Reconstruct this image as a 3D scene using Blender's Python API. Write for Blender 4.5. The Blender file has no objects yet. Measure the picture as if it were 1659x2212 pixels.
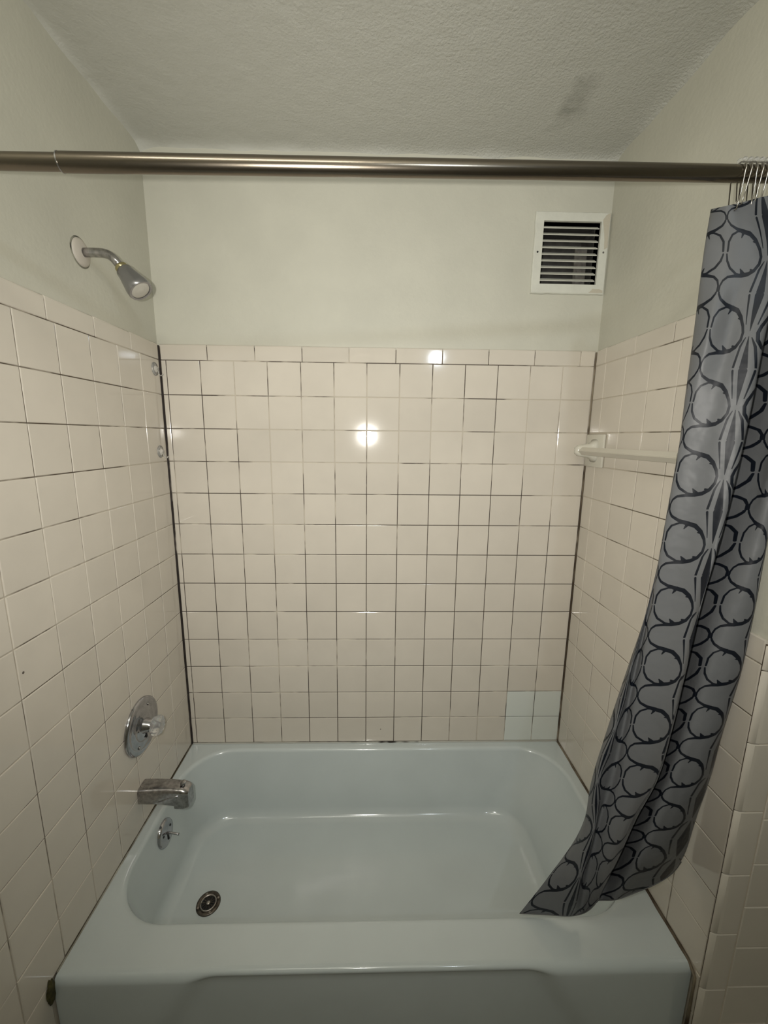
import bpy, bmesh, math, random
from mathutils import Vector, Matrix, noise as mnoise
random.seed(7)
scn = bpy.context.scene
COL = scn.collection

# ---------------- camera ----------------
W = 1.4406            # alcove width (left wall tile face x=0, right x=W), back wall tile face y=0
cam = bpy.data.cameras.new('camera')
camo = bpy.data.objects.new('camera', cam)
COL.objects.link(camo)
cam.sensor_fit = 'HORIZONTAL'; cam.sensor_width = 36.0
cam.lens = 36.0 * 878.6 / 1659.0
cam.clip_start = 0.01
a_, b_, c_ = -0.0253, -0.1833, -0.0111
Rz = Matrix.Rotation(a_, 3, 'Z'); Rx = Matrix.Rotation(b_, 3, 'X'); Ry = Matrix.Rotation(c_, 3, 'Y')
Mc = Rz @ Rx @ Ry
right, fwd, up = Mc.col[0], Mc.col[1], Mc.col[2]
mw = Matrix.Identity(4)
for r in range(3):
    mw[r][0] = right[r]; mw[r][1] = up[r]; mw[r][2] = -fwd[r]
CAM = Vector((0.7025, -1.4117, 1.5853))
mw.translation = CAM
camo.matrix_world = mw
scn.camera = camo

# ---------------- world, lights, exposure ----------------
scn.view_settings.view_transform = 'Standard'
scn.view_settings.look = 'None'
scn.view_settings.gamma = 1.0
scn.view_settings.use_curve_mapping = False
scn.view_settings.exposure = 0.0
world = bpy.data.worlds.new('world'); scn.world = world
world.use_nodes = True
world.node_tree.nodes['Background'].inputs[0].default_value = (0.5, 0.5, 0.45, 1)
world.node_tree.nodes['Background'].inputs[1].default_value = 0.03

def spot(name, loc, target, power, color, angle, blend, size):
    l = bpy.data.lights.new(name, 'SPOT'); l.energy = power; l.color = color
    l.spot_size = math.radians(angle); l.spot_blend = blend; l.shadow_soft_size = size
    o = bpy.data.objects.new(name, l); COL.objects.link(o)
    o.location = loc
    o.rotation_euler = (Vector(target) - Vector(loc)).to_track_quat('-Z', 'Y').to_euler()
    return o
# the phone's flash beside the lens, and the small lamp high on the wall behind the photographer
spot('phone_flash', (0.655, -1.405, 1.602), (0.69, 0.0, 1.46), 50.0, (1.0, 0.965, 0.90), 126, 1.0, 0.006)
def area(name, loc, target, power, color, sx, sy):
    l = bpy.data.lights.new(name, 'AREA'); l.energy = power; l.color = color
    l.shape = 'RECTANGLE'; l.size = sx; l.size_y = sy
    o = bpy.data.objects.new(name, l); COL.objects.link(o)
    o.location = loc
    o.rotation_euler = (Vector(target) - Vector(loc)).to_track_quat('-Z', 'Y').to_euler()
    return o
area('wall_lamp_light', (1.18, -1.93, 2.19), (0.72, 0.0, 2.0), 3.0, (0.80, 0.90, 1.0), 0.06, 0.06)
area('rear_fill', (0.45, -1.45, 2.40), (0.74, 0.0, 2.25), 3.0, (1.0, 0.96, 0.87), 0.7, 0.06)  # added soft fill standing in for bounced room light, not a ceiling fixture
area('ceiling_fill', (0.70, -1.50, 1.95), (0.70, -1.53, 2.60), 8.0, (1.0, 0.96, 0.87), 0.6, 0.4)  # unseen upward panel, added to brighten the ceiling and its bounce

# ---------------- helpers ----------------
def new_mat(name):
    m = bpy.data.materials.new(name); m.use_nodes = True
    return m, m.node_tree.nodes, m.node_tree.links, m.node_tree.nodes['Principled BSDF']

def nd(N, t, **kw):
    n = N.new(t)
    for k, v in kw.items():
        if k == 'inp':
            for i, val in v.items(): n.inputs[i].default_value = val
        else: setattr(n, k, v)
    return n

def simple(name, col, rough=0.4, metal=0.0, bump=0.0, bscale=60.0, var=0.0, vscale=4.0, coat=0.0, spec=None, objvar=0.0, **extra):
    m, N, L, P = new_mat(name)
    P.inputs['Base Color'].default_value = (*col, 1)
    P.inputs['Roughness'].default_value = rough
    P.inputs['Metallic'].default_value = metal
    P.inputs['Coat Weight'].default_value = coat
    if spec is not None: P.inputs['Specular IOR Level'].default_value = spec
    for k, v in extra.items(): P.inputs[k].default_value = v
    tc = nd(N, 'ShaderNodeTexCoord')
    geo = nd(N, 'ShaderNodeNewGeometry')
    if bump > 0:
        n = nd(N, 'ShaderNodeTexNoise', inp={'Scale': bscale, 'Detail': 5.0})
        b = nd(N, 'ShaderNodeBump', inp={'Strength': 1.0, 'Distance': bump})
        L.new(geo.outputs['Position'], n.inputs['Vector']); L.new(n.outputs[0], b.inputs['Height']); L.new(b.outputs[0], P.inputs['Normal'])
    last = None
    if var > 0:
        n2 = nd(N, 'ShaderNodeTexNoise', inp={'Scale': vscale, 'Detail': 4.0})
        L.new(geo.outputs['Position'], n2.inputs['Vector'])
        mr = nd(N, 'ShaderNodeMapRange', inp={1: 0.3, 2: 0.7, 3: 1 - var, 4: 1 + var})
        L.new(n2.outputs[0], mr.inputs[0])
        vm = nd(N, 'ShaderNodeVectorMath', operation='SCALE'); vm.inputs[0].default_value = col
        L.new(mr.outputs[0], vm.inputs['Scale']); last = vm.outputs[0]
    if objvar > 0:
        oi = nd(N, 'ShaderNodeObjectInfo')
        mr = nd(N, 'ShaderNodeMapRange', inp={3: 1 - objvar, 4: 1 + objvar}); L.new(oi.outputs['Random'], mr.inputs[0])
        vm = nd(N, 'ShaderNodeVectorMath', operation='SCALE')
        if last: L.new(last, vm.inputs[0])
        else: vm.inputs[0].default_value = col
        L.new(mr.outputs[0], vm.inputs['Scale']); last = vm.outputs[0]
    if last: L.new(last, P.inputs['Base Color'])
    return m

def tag(o, label=None, cat=None, group=None, kind=None):
    if label: o['label'] = label
    if cat: o['category'] = cat
    if group: o['group'] = group
    if kind: o['kind'] = kind
    return o

def empty(name, loc, label=None, cat=None, group=None):
    o = bpy.data.objects.new(name, None); COL.objects.link(o); o.location = loc
    o.empty_display_size = 0.05
    return tag(o, label, cat, group)

def link_mesh(name, me, mat=None, parent=None, smooth=False):
    if mat and not me.materials: me.materials.append(mat)
    o = bpy.data.objects.new(name, me); COL.objects.link(o)
    if smooth:
        for p in me.polygons: p.use_smooth = True
    if parent is not None:
        o.parent = parent
        o.matrix_parent_inverse = Matrix.Translation(-Vector(parent.location))
    return o

def from_bm(name, bm, mat=None, parent=None, smooth=False, auto=None):
    me = bpy.data.meshes.new(name)
    bmesh.ops.recalc_face_normals(bm, faces=bm.faces)
    if auto is not None:
        for f in bm.faces: f.smooth = True
        for e in bm.edges:
            if len(e.link_faces) == 2 and e.calc_face_angle(0) > math.radians(auto): e.smooth = False
    bm.to_mesh(me); bm.free()
    return link_mesh(name, me, mat, parent, smooth)

def bx(bm, lo, hi, bev=0.0, seg=1):
    lo = Vector(lo); hi = Vector(hi)
    r = bmesh.ops.create_cube(bm, size=1.0)
    vs = r['verts']; c = (lo + hi) / 2; s = hi - lo
    for v in vs: v.co = Vector((v.co.x * s.x, v.co.y * s.y, v.co.z * s.z)) + c
    if bev > 0:
        es = list({e for v in vs for e in v.link_edges})
        bmesh.ops.bevel(bm, geom=es, offset=bev, segments=seg, affect='EDGES', profile=0.5)

def frame_of(d):
    d = Vector(d).normalized()
    a = Vector((0, 0, 1)) if abs(d.z) < 0.9 else Vector((1, 0, 0))
    x = a.cross(d).normalized(); y = d.cross(x).normalized()
    return x, y, d

def lathe(bm, base, axis, prof, n=32, cap=True):
    """prof: list of (distance along axis, radius)"""
    x, y, d = frame_of(axis); base = Vector(base); rings = []
    for h, r in prof:
        if r <= 1e-6: rings.append([bm.verts.new(base + d * h)])
        else: rings.append([bm.verts.new(base + d * h + (x * math.cos(2*math.pi*k/n) + y * math.sin(2*math.pi*k/n)) * r) for k in range(n)])
    for A, B in zip(rings, rings[1:]):
        for k in range(n):
            k2 = (k + 1) % n
            if len(A) == 1 and len(B) == 1: continue
            if len(A) == 1: bm.faces.new((A[0], B[k], B[k2]))
            elif len(B) == 1: bm.faces.new((A[k], A[k2], B[0]))
            else: bm.faces.new((A[k], A[k2], B[k2], B[k]))
    if cap:
        if len(rings[0]) > 1: bm.faces.new(rings[0])
        if len(rings[-1]) > 1: bm.faces.new(rings[-1])

def tube(bm, pts, rad, n=12, cap=True):
    pts = [Vector(p) for p in pts]
    rads = rad if isinstance(rad, (list, tuple)) else [rad] * len(pts)
    x, y, d = frame_of(pts[1] - pts[0]); rings = []
    for i, p in enumerate(pts):
        t = (pts[min(i+1, len(pts)-1)] - pts[max(i-1, 0)]).normalized()
        x = (x - t * x.dot(t)).normalized(); y = t.cross(x)
        rings.append([bm.verts.new(p + (x * math.cos(2*math.pi*k/n) + y * math.sin(2*math.pi*k/n)) * rads[i]) for k in range(n)])
    for A, B in zip(rings, rings[1:]):
        for k in range(n): bm.faces.new((A[k], A[(k+1) % n], B[(k+1) % n], B[k]))
    if cap: bm.faces.new(rings[0]); bm.faces.new(rings[-1])

def crom(P, t):
    n = len(P) - 1
    i = min(int(t), n - 1); f = t - i
    p0 = P[max(i-1, 0)]; p1 = P[i]; p2 = P[i+1]; p3 = P[min(i+2, n)]
    return 0.5 * ((2*p1) + (p2-p0)*f + (2*p0-5*p1+4*p2-p3)*f*f + (3*p1-p0-3*p2+p3)*f*f*f)

# ---------------- materials ----------------
PAINT = simple('warm_white_wall_paint', (0.525, 0.515, 0.437), 0.55, bump=0.0008, bscale=80, var=0.05, vscale=5)
CREAM = (0.60, 0.555, 0.48)
TILE = simple('glazed_tile', CREAM, 0.075, bump=0.00010, bscale=14, var=0.03, vscale=9, coat=0.12, objvar=0.03)
TILE_NEW = simple('bluish_white_glazed_tile', (0.62, 0.65, 0.605), 0.14, bump=0.00012, bscale=14)
ENAMEL = simple('tub_enamel', (0.535, 0.585, 0.58), 0.11, bump=0.0001, bscale=12, var=0.03, vscale=6, coat=0.3)
CHROME = simple('chrome', (0.44, 0.44, 0.46), 0.10, 1.0, bump=0.00008, bscale=40, var=0.12, vscale=60)
CHROME_DULL = simple('spotted_chrome', (0.40, 0.39, 0.39), 0.22, 1.0, bump=0.0002, bscale=90, var=0.35, vscale=90)
NICKEL = simple('brushed_nickel', (0.205, 0.178, 0.142), 0.24, 1.0, bump=0.00003, bscale=300, var=0.05, vscale=8)
WHITE_MET = simple('white_enamelled_metal', (0.62, 0.62, 0.55), 0.4, bump=0.0006, bscale=120, var=0.04, vscale=30)
TAN_PATCH = simple('tan_wall_paint_smear', (0.50, 0.46, 0.37), 0.6, bump=0.0006, bscale=150)
CERAMIC = simple('cream_ceramic', (0.60, 0.58, 0.50), 0.12, var=0.02)
PLASTIC_BAR = simple('cream_plastic', (0.58, 0.55, 0.47), 0.3, var=0.03)
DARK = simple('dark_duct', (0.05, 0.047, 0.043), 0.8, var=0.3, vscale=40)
BLACK = simple('black_recess', (0.01, 0.01, 0.01), 0.7)
DUCT_GREY = simple('dusty_grey_sheet', (0.13, 0.12, 0.105), 0.8, var=0.4, vscale=60)
FLOORM = simple('floor_tile_grey', (0.35, 0.33, 0.29), 0.4, var=0.1)
DRAINM = simple('worn_bronze_drain', (0.10, 0.085, 0.07), 0.35, 0.8, bump=0.0006, bscale=120, var=0.6, vscale=90)
DRAIN_RING = simple('worn_drain_ring', (0.42, 0.38, 0.34), 0.3, 0.9, var=0.4, vscale=70)

def clear_mat():
    m, N, L, P = new_mat('clear_plastic')
    P.inputs['Base Color'].default_value = (0.9, 0.9, 0.88, 1)
    P.inputs['Roughness'].default_value = 0.08
    P.inputs['Transmission Weight'].default_value = 0.85
    P.inputs['IOR'].default_value = 1.4
    return m
CLEAR = clear_mat()

def grout_mat(name, lo, hi, dark=(0.045, 0.032, 0.024), light=(0.50, 0.45, 0.37)):
    """cream grout with mildewed runs; thresholds lo..hi decide how much of it has gone dark"""
    m, N, L, P = new_mat(name)
    g = nd(N, 'ShaderNodeNewGeometry')
    n1 = nd(N, 'ShaderNodeTexNoise', inp={'Scale': 7.0, 'Detail': 3.0, 'Roughness': 0.6})
    n2 = nd(N, 'ShaderNodeTexNoise', inp={'Scale': 1.6, 'Detail': 1.0})
    L.new(g.outputs['Position'], n1.inputs['Vector']); L.new(g.outputs['Position'], n2.inputs['Vector'])
    ad = nd(N, 'ShaderNodeMath', operation='MULTIPLY_ADD', inp={1: 0.6}); L.new(n2.outputs[0], ad.inputs[0])
    sc = nd(N, 'ShaderNodeMath', operation='MULTIPLY', inp={1: 0.55}); L.new(n1.outputs[0], sc.inputs[0]); L.new(sc.outputs[0], ad.inputs[2])
    mr = nd(N, 'ShaderNodeMapRange', inp={1: lo, 2: hi, 3: 1.0, 4: 0.0}); L.new(ad.outputs[0], mr.inputs[0])
    mx = nd(N, 'ShaderNodeMix', data_type='RGBA'); mx.inputs[6].default_value = (*light, 1); mx.inputs[7].default_value = (*dark, 1)
    L.new(mr.outputs[0], mx.inputs[0]); L.new(mx.outputs[2], P.inputs['Base Color'])
    P.inputs['Roughness'].default_value = 0.8
    return m
GROUT_BACK = grout_mat('mildewed_grout', 0.585, 0.65)
GROUT_LEFT = grout_mat('part_mildewed_grout', 0.52, 0.60, dark=(0.09, 0.07, 0.05))
GROUT_RIGHT = grout_mat('lightly_mildewed_grout', 0.52, 0.60, dark=(0.11, 0.09, 0.06))
GROUT_FRONT = grout_mat('pale_grout', 0.35, 0.42, light=(0.55, 0.48, 0.38))
CAULK_DARK = grout_mat('black_mildewed_caulk', 0.60, 0.85, dark=(0.02, 0.014, 0.012), light=(0.22, 0.18, 0.15))
CAULK_BROWN = grout_mat('brown_mildewed_caulk', 0.56, 0.75, dark=(0.06, 0.04, 0.022), light=(0.33, 0.28, 0.2))
CAULK_PALE = grout_mat('pale_caulk', 0.48, 0.53, dark=(0.03, 0.025, 0.02), light=(0.42, 0.42, 0.38))
CAULK_SIDE = grout_mat('stained_caulk', 0.50, 0.62, dark=(0.12, 0.10, 0.06), light=(0.46, 0.45, 0.38))
DIRT = simple('olive_brown_rot', (0.05, 0.045, 0.012), 0.9, bump=0.003, bscale=80, var=0.6, vscale=60)

def ceiling_mat():
    m, N, L, P = new_mat('stippled_ceiling_paint')
    g = nd(N, 'ShaderNodeNewGeometry')
    n1 = nd(N, 'ShaderNodeTexNoise', inp={'Scale': 130.0, 'Detail': 5.0, 'Roughness': 0.7})
    n2 = nd(N, 'ShaderNodeTexVoronoi', inp={'Scale': 140.0})
    L.new(g.outputs['Position'], n1.inputs['Vector']); L.new(g.outputs['Position'], n2.inputs['Vector'])
    sep = nd(N, 'ShaderNodeSeparateXYZ'); L.new(g.outputs['Position'], sep.inputs[0])
    # coarser stipple towards the right-hand side, smoothed plaster on the left
    st = nd(N, 'ShaderNodeMapRange', inp={1: 0.35, 2: 1.1, 3: 0.35, 4: 1.5}); L.new(sep.outputs[0], st.inputs[0])
    sub = nd(N, 'ShaderNodeMath', operation='SUBTRACT'); L.new(n1.outputs[0], sub.inputs[0])
    s2 = nd(N, 'ShaderNodeMath', operation='MULTIPLY', inp={1: 0.35}); L.new(n2.outputs[0], s2.inputs[0]); L.new(s2.outputs[0], sub.inputs[1])
    mu = nd(N, 'ShaderNodeMath', operation='MULTIPLY'); L.new(sub.outputs[0], mu.inputs[0]); L.new(st.outputs[0], mu.inputs[1])
    b = nd(N, 'ShaderNodeBump', inp={'Strength': 0.8, 'Distance': 0.0035}); L.new(mu.outputs[0], b.inputs['Height']); L.new(b.outputs[0], P.inputs['Normal'])
    # water stain near the right wall
    d = nd(N, 'ShaderNodeVectorMath', operation='SUBTRACT'); d.inputs[1].default_value = (1.215, -0.20, 2.44)
    L.new(g.outputs['Position'], d.inputs[0])
    sc = nd(N, 'ShaderNodeVectorMath', operation='MULTIPLY'); sc.inputs[1].default_value = (1.5, 0.62, 1.0); L.new(d.outputs[0], sc.inputs[0])
    ln = nd(N, 'ShaderNodeVectorMath', operation='LENGTH'); L.new(sc.outputs[0], ln.inputs[0])
    n3 = nd(N, 'ShaderNodeTexNoise', inp={'Scale': 16.0, 'Detail': 3.0}); L.new(g.outputs['Position'], n3.inputs['Vector'])
    ad = nd(N, 'ShaderNodeMath', operation='MULTIPLY_ADD', inp={1: 0.10}); L.new(n3.outputs[0], ad.inputs[0]); L.new(ln.outputs['Value'], ad.inputs[2])
    mr = nd(N, 'ShaderNodeMapRange', inp={1: 0.07, 2: 0.12, 3: 1.0, 4: 0.0}); L.new(ad.outputs[0], mr.inputs[0])
    n4 = nd(N, 'ShaderNodeTexNoise', inp={'Scale': 45.0, 'Detail': 3.0}); L.new(g.outputs['Position'], n4.inputs['Vector'])
    m2 = nd(N, 'ShaderNodeMath', operation='MULTIPLY'); L.new(mr.outputs[0], m2.inputs[0]); L.new(n4.outputs[0], m2.inputs[1])
    mx = nd(N, 'ShaderNodeMix', data_type='RGBA'); mx.inputs[6].default_value = (0.56, 0.56, 0.51, 1); mx.inputs[7].default_value = (0.26, 0.26, 0.225, 1)
    L.new(m2.outputs[0], mx.inputs[0]); L.new(mx.outputs[2], P.inputs['Base Color'])
    P.inputs['Roughness'].default_value = 0.75
    return m
CEIL = ceiling_mat()

# ---------------- room shell ----------------
RW = 2.25      # room's right-hand wall, beyond the alcove
RB = -2.15     # wall behind the camera
ZC = 2.441
D = 0.007      # painted plaster lies this far behind the tile faces
FY = -0.737    # plane of the wall stub that faces the camera right of the tub
def slab(name, lo, hi, mat, parent=None):
    bm = bmesh.new(); bx(bm, lo, hi)
    o = from_bm(name, bm, mat, parent)
    if parent is None: o['kind'] = 'structure'
    return o
T = 0.12
# the back wall has a duct opening behind the vent grille
vx0, vx1, vz0, vz1 = 1.231, 1.4145, 2.075, 2.258
bm = bmesh.new()
bx(bm, (-D - T, D, -0.1), (vx0, D + T, ZC + 0.1)); bx(bm, (vx1, D, -0.1), (W + D + 0.05, D + T, ZC + 0.1))
bx(bm, (vx0, D, -0.1), (vx1, D + T, vz0)); bx(bm, (vx0, D, vz1), (vx1, D + T, ZC + 0.1))
wall_back = from_bm('wall_back', bm, PAINT); wall_back['kind'] = 'structure'
wall_left = slab('wall_left', (-D - T, RB, -0.1), (-D, D, ZC + 0.1), PAINT)
wall_right = slab('wall_right', (W + D, FY + D + 0.10, -0.1), (W + D + 0.09, D + T, ZC + 0.1), PAINT)
wall_front = slab('wall_right_front', (W + D, FY + D, -0.1), (RW, FY + D + 0.10, ZC + 0.1), PAINT)
slab('wall_right_room', (RW, RB, -0.1), (RW + T, FY + D + 0.1, ZC + 0.1), PAINT)
slab('wall_rear', (-D - T, RB - T, -0.1), (RW + T, RB, ZC + 0.1), PAINT)
slab('floor', (-D, RB, -0.08), (RW, D, 0.0), FLOORM)

# ceiling: stippled plaster whose ragged edge curls down onto the walls
bm = bmesh.new(); nx, ny = 230, 220
x0, x1, y0, y1 = -D, W + D, -1.45, D
gv = []
for j in range(ny + 1):
    row = []
    for i in range(nx + 1):
        fx = i / nx; fy = 1 - (1 - j / ny) ** 1.6
        x = x0 + (x1 - x0) * fx; y = y0 + (y1 - y0) * fy
        n = mnoise.noise(Vector((x * 22, y * 22, 0))) * 0.5 + mnoise.noise(Vector((x * 60, y * 60, 3))) * 0.35
        z = ZC + n * 0.0012
        dl = x - x0; dr = x1 - x; db = y1 - y
        wob = 0.8 + 0.9 * mnoise.noise(Vector((x * 9, y * 9, 7)))
        z -= 0.010 * wob * (math.exp(-dl / 0.010) + math.exp(-dr / 0.014) + math.exp(-db / 0.012))
        # plaster fillet in the left-hand corner
        z -= 0.007 * math.exp(-((dl / 0.045) ** 2 + (db / 0.02) ** 2))
        row.append(bm.verts.new((x, y, z)))
    gv.append(row)
for j in range(ny):
    for i in range(nx): bm.faces.new((gv[j][i], gv[j][i+1], gv[j+1][i+1], gv[j+1][i]))
ceiling = from_bm('ceiling', bm, CEIL, smooth=True); ceiling['kind'] = 'structure'
bm = bmesh.new(); bx(bm, (-D - T, RB - T, ZC + 0.02), (RW + T, D + T, ZC + 0.1))
bx(bm, (-D, RB, ZC), (RW, -1.45, ZC + 0.05)); bx(bm, (W + D, -1.45, ZC), (RW, FY + D, ZC + 0.05))
from_bm('ceiling_slab', bm, CEIL, parent=ceiling)

# ---------------- tiles ----------------
P = 0.1095; GAP = 0.0021; ZT = 0.4 + 13 * P; TH = 0.0062
tile_cache = {}
def tile_mesh(w, h, mat, key):
    k = (round(w, 4), round(h, 4), key)
    if k in tile_cache: return tile_cache[k]
    # face at local z=0 pointing +z, body behind; two-step cushion edge
    me = bpy.data.meshes.new('tile')
    prof = [(0.0, -TH), (0.0, -0.0016), (0.0005, -0.0006), (0.0018, 0.0)]
    vs = []
    for ins, z in prof:
        a = w / 2 - ins; b = h / 2 - ins
        vs += [(-a, -b, z), (a, -b, z), (a, b, z), (-a, b, z)]
    fs = []
    for r in range(len(prof) - 1):
        for q in range(4):
            fs.append((r*4+q, r*4+(q+1) % 4, (r+1)*4+(q+1) % 4, (r+1)*4+q))
    fs.append((12, 13, 14, 15)); fs.append((3, 2, 1, 0))
    me.from_pydata(vs, [], fs); me.materials.append(mat)
    tile_cache[k] = me
    return me

def cap_mesh(w, h, mat, RX=0.0062):
    """bullnose: the top edge (+y local) rolls back to the wall"""
    k = (round(w, 4), round(h, 4), 'cap', RX)
    if k in tile_cache: return tile_cache[k]
    me = bpy.data.meshes.new('cap_tile'); R = 0.0062
    prof = [(-h/2, -TH), (-h/2, -0.0014), (-h/2 + 0.0015, 0.0)]
    for s in range(0, 5):
        a = math.pi / 2 * s / 4
        prof.append((h/2 - RX + RX * math.sin(a), -R + R * math.cos(a)))
    vs = []; n = len(prof)
    for xx in (-w/2, -w/2 + 0.0012, w/2 - 0.0012, w/2):
        drop = 0.001 if abs(abs(xx) - w/2) < 1e-9 else 0.0
        for (yy, z) in prof: vs.append((xx, yy, z - drop if z > -TH + 1e-5 else z))
    fs = []
    for c in range(3):
        for q in range(n - 1): fs.append((c*n+q, (c+1)*n+q, (c+1)*n+q+1, c*n+q+1))
    fs.append(tuple(range(n - 1, -1, -1))[::-1]); fs.append(tuple(3*n + q for q in range(n))[::-1])
    me.from_pydata(vs, [], fs)
    bm = bmesh.new(); bm.from_mesh(me); bmesh.ops.recalc_face_normals(bm, faces=bm.faces); bm.to_mesh(me); bm.free()
    for p in me.polygons: p.use_smooth = abs(p.normal.z) < 0.98 and abs(p.normal.x) < 0.3 and p.normal.y > 0.05
    me.materials.append(mat); tile_cache[k] = me
    return me

# bases: columns are local x, y, z(normal) in world
B_BACK = Matrix(((1, 0, 0), (0, 0, -1), (0, 1, 0)))
B_LEFT = Matrix(((0, 0, 1), (1, 0, 0), (0, 1, 0)))       # local x -> +y, local y -> +z, normal +x
B_RIGHT = Matrix(((0, 0, -1), (-1, 0, 0), (0, 1, 0)))    # local x -> -y, normal -x
rt = random.Random(3)
def put(me, name, center, basis, parent, tilt=0.0032, rotl=0):
    o = bpy.data.objects.new(name, me); COL.objects.link(o)
    j = Matrix.Rotation(rt.gauss(0, tilt), 3, 'X') @ Matrix.Rotation(rt.gauss(0, tilt), 3, 'Y')
    m = basis.copy() @ j
    if rotl: m = m @ Matrix.Rotation(rotl, 3, 'Z')
    m4 = m.to_4x4(); m4.translation = Vector(center)
    o.matrix_world = m4
    o.parent = parent
    return o

def place(plane, a0, a1, z0, z1, parent, mat=None, key='t', name='tile'):
    """a0..a1 along the wall (x for back/front, y for left/right)"""
    w = a1 - a0 - GAP; h = z1 - z0 - GAP
    if w < 0.006 or h < 0.006: return None
    me = tile_mesh(w, h, mat or TILE, key)
    c = (a0 + a1) / 2; z = (z0 + z1) / 2; e = rt.uniform(-0.00025, 0.00025)
    if plane == 'back': return put(me, name, (c, 0 + e, z), B_BACK, parent)
    if plane == 'front': return put(me, name, (c, FY + e, z), B_BACK, parent)
    if plane == 'left': return put(me, name, (0 + e, c, z), B_LEFT, parent)
    if plane == 'right': return put(me, name, (W + e, c, z), B_RIGHT, parent)

def place_cap(plane, a0, a1, z0, z1, parent):
    w = a1 - a0 - GAP; h = z1 - z0 - GAP / 2
    me = cap_mesh(w, h, TILE); c = (a0 + a1) / 2; z = (z0 + z1 + GAP / 2) / 2
    ctr, B = {'back': ((c, 0, z), B_BACK), 'front': ((c, FY, z), B_BACK), 'left': ((0, c, z), B_LEFT), 'right': ((W, c, z), B_RIGHT)}[plane]
    return put(me, 'cap_tile', ctr, B, parent, 0.002)

GF = 0.0017   # grout lies this far behind the faces
CAPH = 0.0505
slab('grout', (-0.001, GF, 0.38), (W + 0.001, D + 0.002, ZT + CAPH - 0.008), GROUT_BACK, wall_back)
slab('grout', (-D - 0.002, -1.0, 0.0), (-GF, -0.001, ZT + CAPH - 0.008), GROUT_LEFT, wall_left)
slab('grout', (W + GF, FY + 0.008, 0.0), (W + D + 0.002, -0.001, 1.205), GROUT_RIGHT, wall_right)
slab('grout', (W + GF, -0.664, 1.205), (W + D + 0.002, -0.001, ZT + CAPH - 0.008), GROUT_RIGHT, wall_right)
slab('grout', (W + 0.012, FY + GF, 0.0), (1.98, FY + D + 0.002, 1.205), GROUT_FRONT, wall_front)

xi = 0.0194
backx = [0.003] + [xi + P * i for i in range(13)] + [W - 0.003]
for c in range(len(backx) - 1):
    for r in range(13):
        z1 = ZT - P * r; z0 = z1 - P + (0.003 if r == 12 else 0)
        new = (r >= 11 and c >= 12)
        t = place('back', backx[c], backx[c+1], z0, z1, wall_back, TILE_NEW if new else None, 'n' if new else 't')
        if t and new: t['label'] = 'bluish white replacement tile'
capx = [0.003] + [0.1545 + 0.15435 * i for i in range(9)] + [W - 0.003]
for a, b in zip(capx, capx[1:]): place_cap('back', a, b, ZT, ZT + CAPH, wall_back)

# left wall: columns run towards the camera, below the rim only in front of the tub
lefty = [-0.004] + [-0.1143 - P * k for k in range(9)]
for c in range(len(lefty) - 1):
    for r in range(17):
        z1 = ZT - P * r; z0 = max(z1 - P, 0.0); a1, a0 = lefty[c], lefty[c+1]
        if r >= 13:
            if a0 > -0.70: continue
            a1 = min(a1, -0.708)
        if r == 12: z0 += 0.003 if a0 > -0.70 else 0
        place('left', a0, a1, z0, z1, wall_left)
capy = [-0.004] + [-0.1552 - 0.1543 * k for k in range(6)]
for a, b in zip(capy, capy[1:]): place_cap('left', b, a, ZT, ZT + CAPH, wall_left)

# right wall: high surround as far as the curtain, low wainscot to the outside corner
righty = [-0.003] + [-0.0651 - P * k for k in range(7)]
for c in range(len(righty) - 1):
    for r in range(17):
        z1 = ZT - P * r; z0 = max(z1 - P, 0.0); a1, a0 = righty[c], righty[c+1]
        if r < 6 and c >= 6: continue
        if r >= 13:
            if a0 > -0.70: continue
            a1 = min(a1, -0.708)
        if r == 2 and c <= 1:
            if c == 1: place('right', a0, -0.112, z0, z1, wall_right)
            continue                                            # the towel bar's ceramic plate sits here
        if c == 6 and r == 12: z0 += 0.0
        place('right', a0, a1, z0 + (0.003 if r == 12 else 0), z1, wall_right)
rcap = [-0.003, -0.060, -0.2103, -0.3613, -0.5123, -0.6633]
for a, b in zip(rcap, rcap[1:]): place_cap('right', b, a, ZT, ZT + CAPH, wall_right)
# low cap row and upright bullnose ending the high surround
z6 = ZT - 6 * P
place('right', -0.7221, -0.664, z6, z6 + 0.050, wall_right)
for k in range(4):
    z0 = z6 + 0.15435 * k + 0.0; z1 = min(z0 + 0.15435, ZT)
    me = cap_mesh(z1 - z0 - GAP, 0.050 - GAP, TILE)
    put(me, 'cap_tile', (W, -0.6382, (z0 + z1) / 2), B_RIGHT, wall_right, 0.002, rotl=-math.pi / 2)
# wall stub facing the camera: upright bullnose round the corner, then field tile
ztop = 1.2115
zz = ztop
hs = [0.0505] + [0.1543] * 8
for h in hs:
    z0 = max(zz - h, 0.0)
    if zz - z0 > 0.02:
        me = cap_mesh(zz - z0 - GAP, 0.058 - GAP, TILE, 0.017)
        put(me, 'cap_tile', (W + 0.0205, FY, (zz + z0) / 2), B_BACK, wall_front, 0.0015, rotl=math.pi / 2)
    zz = z0
fx = [W + 0.0500 + P * k for k in range(5)]
rows = [1.163 - P * k for k in range(12)]
for a, b in zip(fx, fx[1:]):
    for k in range(len(rows) - 1):
        if rows[k] > 0.02: place('front', a, b, max(rows[k+1], 0.0), rows[k], wall_front)
    place_cap('front', a, b, 1.163, ztop + 0.001, wall_front)

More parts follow.
